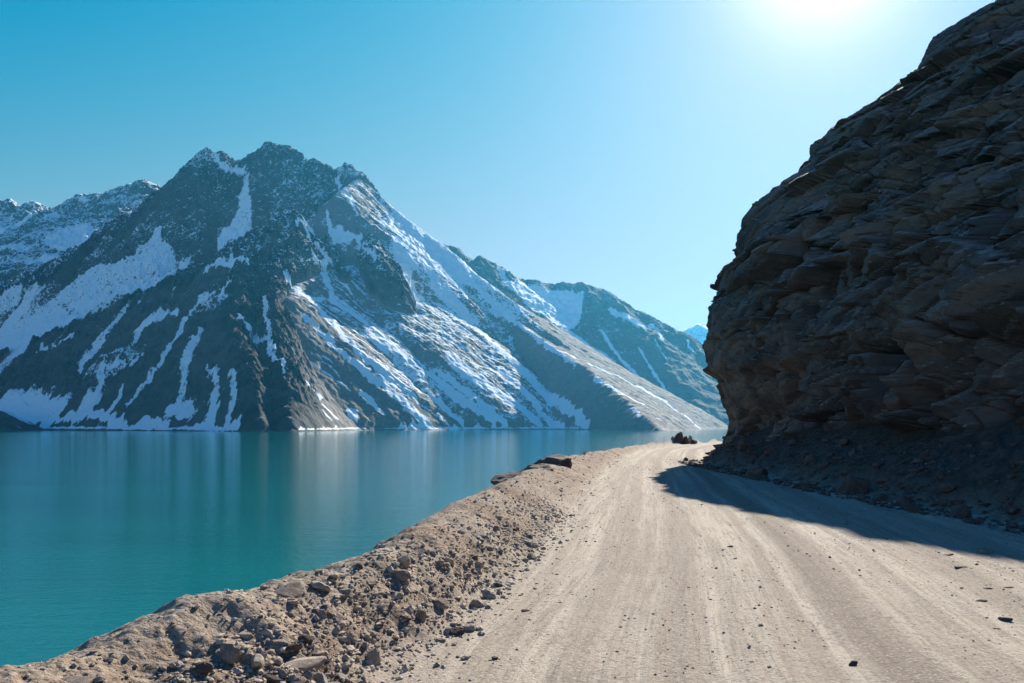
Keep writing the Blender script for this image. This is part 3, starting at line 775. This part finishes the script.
# rubble strip
n = 0
while n < 210:
    y = 4.9 + 7.5 * RS.rand() ** 1.8
    dens = RS.normal(0, 1)
    uu = -0.40 + 0.20 * dens + 0.03 * (y - 5)
    if uu > 0.22 or uu < -1.0: continue
    x = float(xL(y)) + uu
    r = min(0.085, 0.026 * math.exp(RS.normal(0.15, 0.5)))
    me = (R_TAN + R_TAN + R_CLOD + R_DARK[:2])[RS.randint(26)]
    put(me, 'stone', x, y, r, 'small broken stone lying loose in the rubble strip along the foot of the berm', 'stone', 'loose stones in the rubble strip', sink=0.15, tilt=0.6)
    n += 1

# dark outcrop on the lake side of the bank
MB_ = [rock_mesh('outcrop', mat_dark, 400 + i, 5, 24, (1, .85, .9), 0.17) for i in range(4)]
for k, (px, py, D, r, lab) in enumerate([
        (507, 497, 19.5, .42, 'steep dark rock lump at the near end of the outcrop over the lake'),
        (523, 487, 21.5, .55, 'broad dark rock lump in the middle of the outcrop over the lake'),
        (539, 477, 23.5, .60, 'dark rock lump with a sloping top behind the middle of the outcrop'),
        (554, 469, 26.5, .62, 'dark rock lump at the far end of the outcrop next to the berm crest')]):
    x, y, z = P(px, py, D)
    o = put(MB_[k], 'rock_outcrop', x, y, r, lab, 'rock', 'rock outcrop on the lake side of the berm', z=z - .55 * r, tilt=0.2, sc=(1.1, 1.6, .9))

# boulders at the bend
for k, (px, w_, h_, lab) in enumerate([
        (679.5, 1.2, 1.3, 'tallest dark boulder, pointed, at the bend of the road by the lake'),
        (674, .75, .6, 'small dark boulder at the left foot of the tallest boulder'),
        (685, .75, .75, 'dark mid sized boulder right of the tallest boulder'),
        (690, .75, .72, 'pale topped grey boulder right of the dark boulders'),
        (694.5, .7, .45, 'low dark boulder at the right end of the boulder group')]):
    D = 76.0 + 1.5 * (k % 2)
    x = (px - CX) / F * D
    xx = min(x, float(xL(D)) - .2)
    me = rock_mesh('boulder', mat_stone if 'pale' in lab else (mat_clod if k % 2 else mat_dark), 430 + k, 4, 16, (.5 * w_, .5 * w_, h_ * .62), 0.2, 0.55 if k == 0 else 0.25)
    o = put(me, 'boulder', x, D, 1.0, lab, 'boulder', 'boulders at the bend of the road', tilt=.08, sc=(1, 1, 1))

BLK = [rock_mesh('fallen_block', mat_dark, 460 + i, 4, 15, (1, .8, .75), 0.07) for i in range(5)]
for k in range(26):
    y = 10 + 27 * RS.rand(); r = min(.5, .16 * math.exp(RS.normal(.1, .5)))
    put(BLK[k % 5], 'fallen_block', float(xT(y)) + RS.uniform(-.3, 1.4), y, r, 'angular dark block fallen from the cliff onto the shaded rubble at its foot', 'rock', 'fallen blocks at the cliff foot', sink=.25, tilt=.6)

# a dry tuft on the crest of the berm
def tuft(px, py, h, lab):
    x, y = on_ground(px, py)
    rs = np.random.RandomState(55); V_ = []; F_ = []
    for k in range(26):
        a, lean = rs.uniform(0, 6.28), rs.uniform(.1, .75); hh = h * rs.uniform(.5, 1.0); r0 = .004
        base = np.array([rs.normal(0, .035), rs.normal(0, .035), -.02])
        for i in range(4):
            t = i / 3.0
            c = base + np.array([math.cos(a) * lean * hh * t ** 1.6, math.sin(a) * lean * hh * t ** 1.6, hh * t * (1 - .25 * lean * t)])
            for j in range(3):
                V_.append(c + r0 * (1 - .8 * t) * np.array([math.cos(j * 2.09), math.sin(j * 2.09), 0]))
        o0 = len(V_) - 12
        for i in range(3):
            for j in range(3):
                F_.append([o0 + i * 3 + j, o0 + i * 3 + (j + 1) % 3, o0 + i * 3 + 3 + (j + 1) % 3, o0 + i * 3 + 3 + j])
    mt = M('dry_straw'); mt.done((0.20, 0.15, 0.09), 0.9)
    o = link('dry_shrub', mesh_from('dry_shrub', V_, F_, mt.m, True)); o.location = (x, y, gz(x, y))
    tag(o, lab, 'shrub')
tuft(584, 455, .42, 'small dry leafless tuft on the crest of the berm near the dark outcrop')

# gravel: thousands of small stones nobody could count
def scatter(name, mat, pts, rad, label, seed):
    rs = np.random.RandomState(seed)
    bm_ = bmesh.new(); bmesh.ops.create_icosphere(bm_, subdivisions=1, radius=1.0)
    co = np.array([v.co[:] for v in bm_.verts]); fc = np.array([[v.index for v in f.verts] for f in bm_.faces]); bm_.free()
    N = len(pts); nv = len(co)
    q = np.repeat(co[None], N, 0) * rs.uniform(.62, 1.25, (N, nv, 1))
    q *= np.stack([rs.uniform(.8, 1.5, N), rs.uniform(.6, 1.0, N), rs.uniform(.35, .8, N)], -1)[:, None, :]
    a = rs.uniform(0, 6.28, N); ca, sa = np.cos(a)[:, None], np.sin(a)[:, None]
    x = q[..., 0] * ca - q[..., 1] * sa; y = q[..., 0] * sa + q[..., 1] * ca
    q = np.stack([x, y, q[..., 2]], -1) * rad[:, None, None]
    q += pts[:, None, :]; q[..., 2] += (rad * .15)[:, None]
    fcs = (fc[None] + (np.arange(N) * nv)[:, None, None]).reshape(-1, 3)
    me = mesh_from(name, q.reshape(-1, 3), fcs, mat, False)
    return tag(link(name, me), label, 'gravel', kind='stuff')

def gpts(x, y):
    return np.stack([x, y, ground_h(x, y)[0]], -1)
rs = np.random.RandomState(21)
# on the berm
N = 5000
y = 3.0 + 42 * rs.rand(N) ** 2.2
uc = xC(y) - xL(y)
t = rs.rand(N) ** 0.8
x = xL(y) + uc * t * 1.25 + 0.15
rad = np.minimum(0.04, 0.0065 * np.exp(rs.normal(0, .55, N)) * (1 + y / 30))
scatter('berm_gravel', mat_stone, gpts(x, y), rad, 'loose brown gravel and crumbs of earth covering the berm', 22)
N = 5200
y = 4.5 + 12 * rs.rand(N) ** 1.6
x = xL(y) - 0.36 + 0.28 * rs.normal(size=N)
rad = np.minimum(0.045, 0.013 * np.exp(rs.normal(0, .5, N)))
scatter('rubble', mat_stone, gpts(x, y), rad, 'pale stone chips between the stones of the rubble strip', 23)
# on the road
def road_pts(N, thr):
    y = 3.2 + 40 * rs.rand(N) ** 2.0
    u = 8.5 * rs.rand(N)
    keep = fbm(u / 1.0, y / 9.0, o=2, seed=301) + 0.35 * (u > 4.5) > thr
    return xL(y[keep]) + u[keep], y[keep]
x, y = road_pts(2200, -0.05)
scatter('road_gravel', mat_dark, gpts(x, y), np.minimum(0.028, 0.006 * np.exp(rs.normal(0, .55, len(y))) * (1 + y / 40)), 'dark pebbles scattered over the pale dirt road', 24)
x, y = road_pts(9000, -0.2)
scatter('road_grit', mat_stone, gpts(x, y), np.minimum(0.022, 0.005 * np.exp(rs.normal(0, .5, len(y))) * (1 + y / 40)), 'pale grit and small pebbles lying on the dirt road', 26)
# on the talus
N = 3500
y = 9 + 32 * rs.rand(N)
x = xT(y) - 0.6 + 3.2 * rs.rand(N) ** 1.3
rad = np.minimum(0.22, 0.035 * np.exp(rs.normal(0, .65, N)))
scatter('talus_rubble', mat_dark, gpts(x, y), rad, 'fallen rubble heaped along the shaded foot of the cliff', 25)

# ------------------------------------------------------------------ air
mh = bpy.data.materials.new('thin_blue_haze'); mh.use_nodes = True
t_ = mh.node_tree; t_.nodes.clear()
o_ = t_.nodes.new('ShaderNodeOutputMaterial'); v_ = t_.nodes.new('ShaderNodeVolumePrincipled')
v_.inputs['Color'].default_value = (0.10, 0.58, 1.0, 1)
v_.inputs['Density'].default_value = 1.3e-5
v_.inputs['Anisotropy'].default_value = 0.6
t_.links.new(v_.outputs[0], o_.inputs['Volume'])
bx = np.array([[a, b, c] for a in (-13000, 13000) for b in (-3000, 18500) for c in (LAKE - 4, 2350)], float)
fc = np.array([[0, 1, 3, 2], [4, 6, 7, 5], [0, 4, 5, 1], [2, 3, 7, 6], [0, 2, 6, 4], [1, 5, 7, 3]])
hz = tag(link('haze', mesh_from('haze', bx, fc, mh, False)), 'thin blue haze in the air over the lake and mountains', 'haze', kind='stuff')
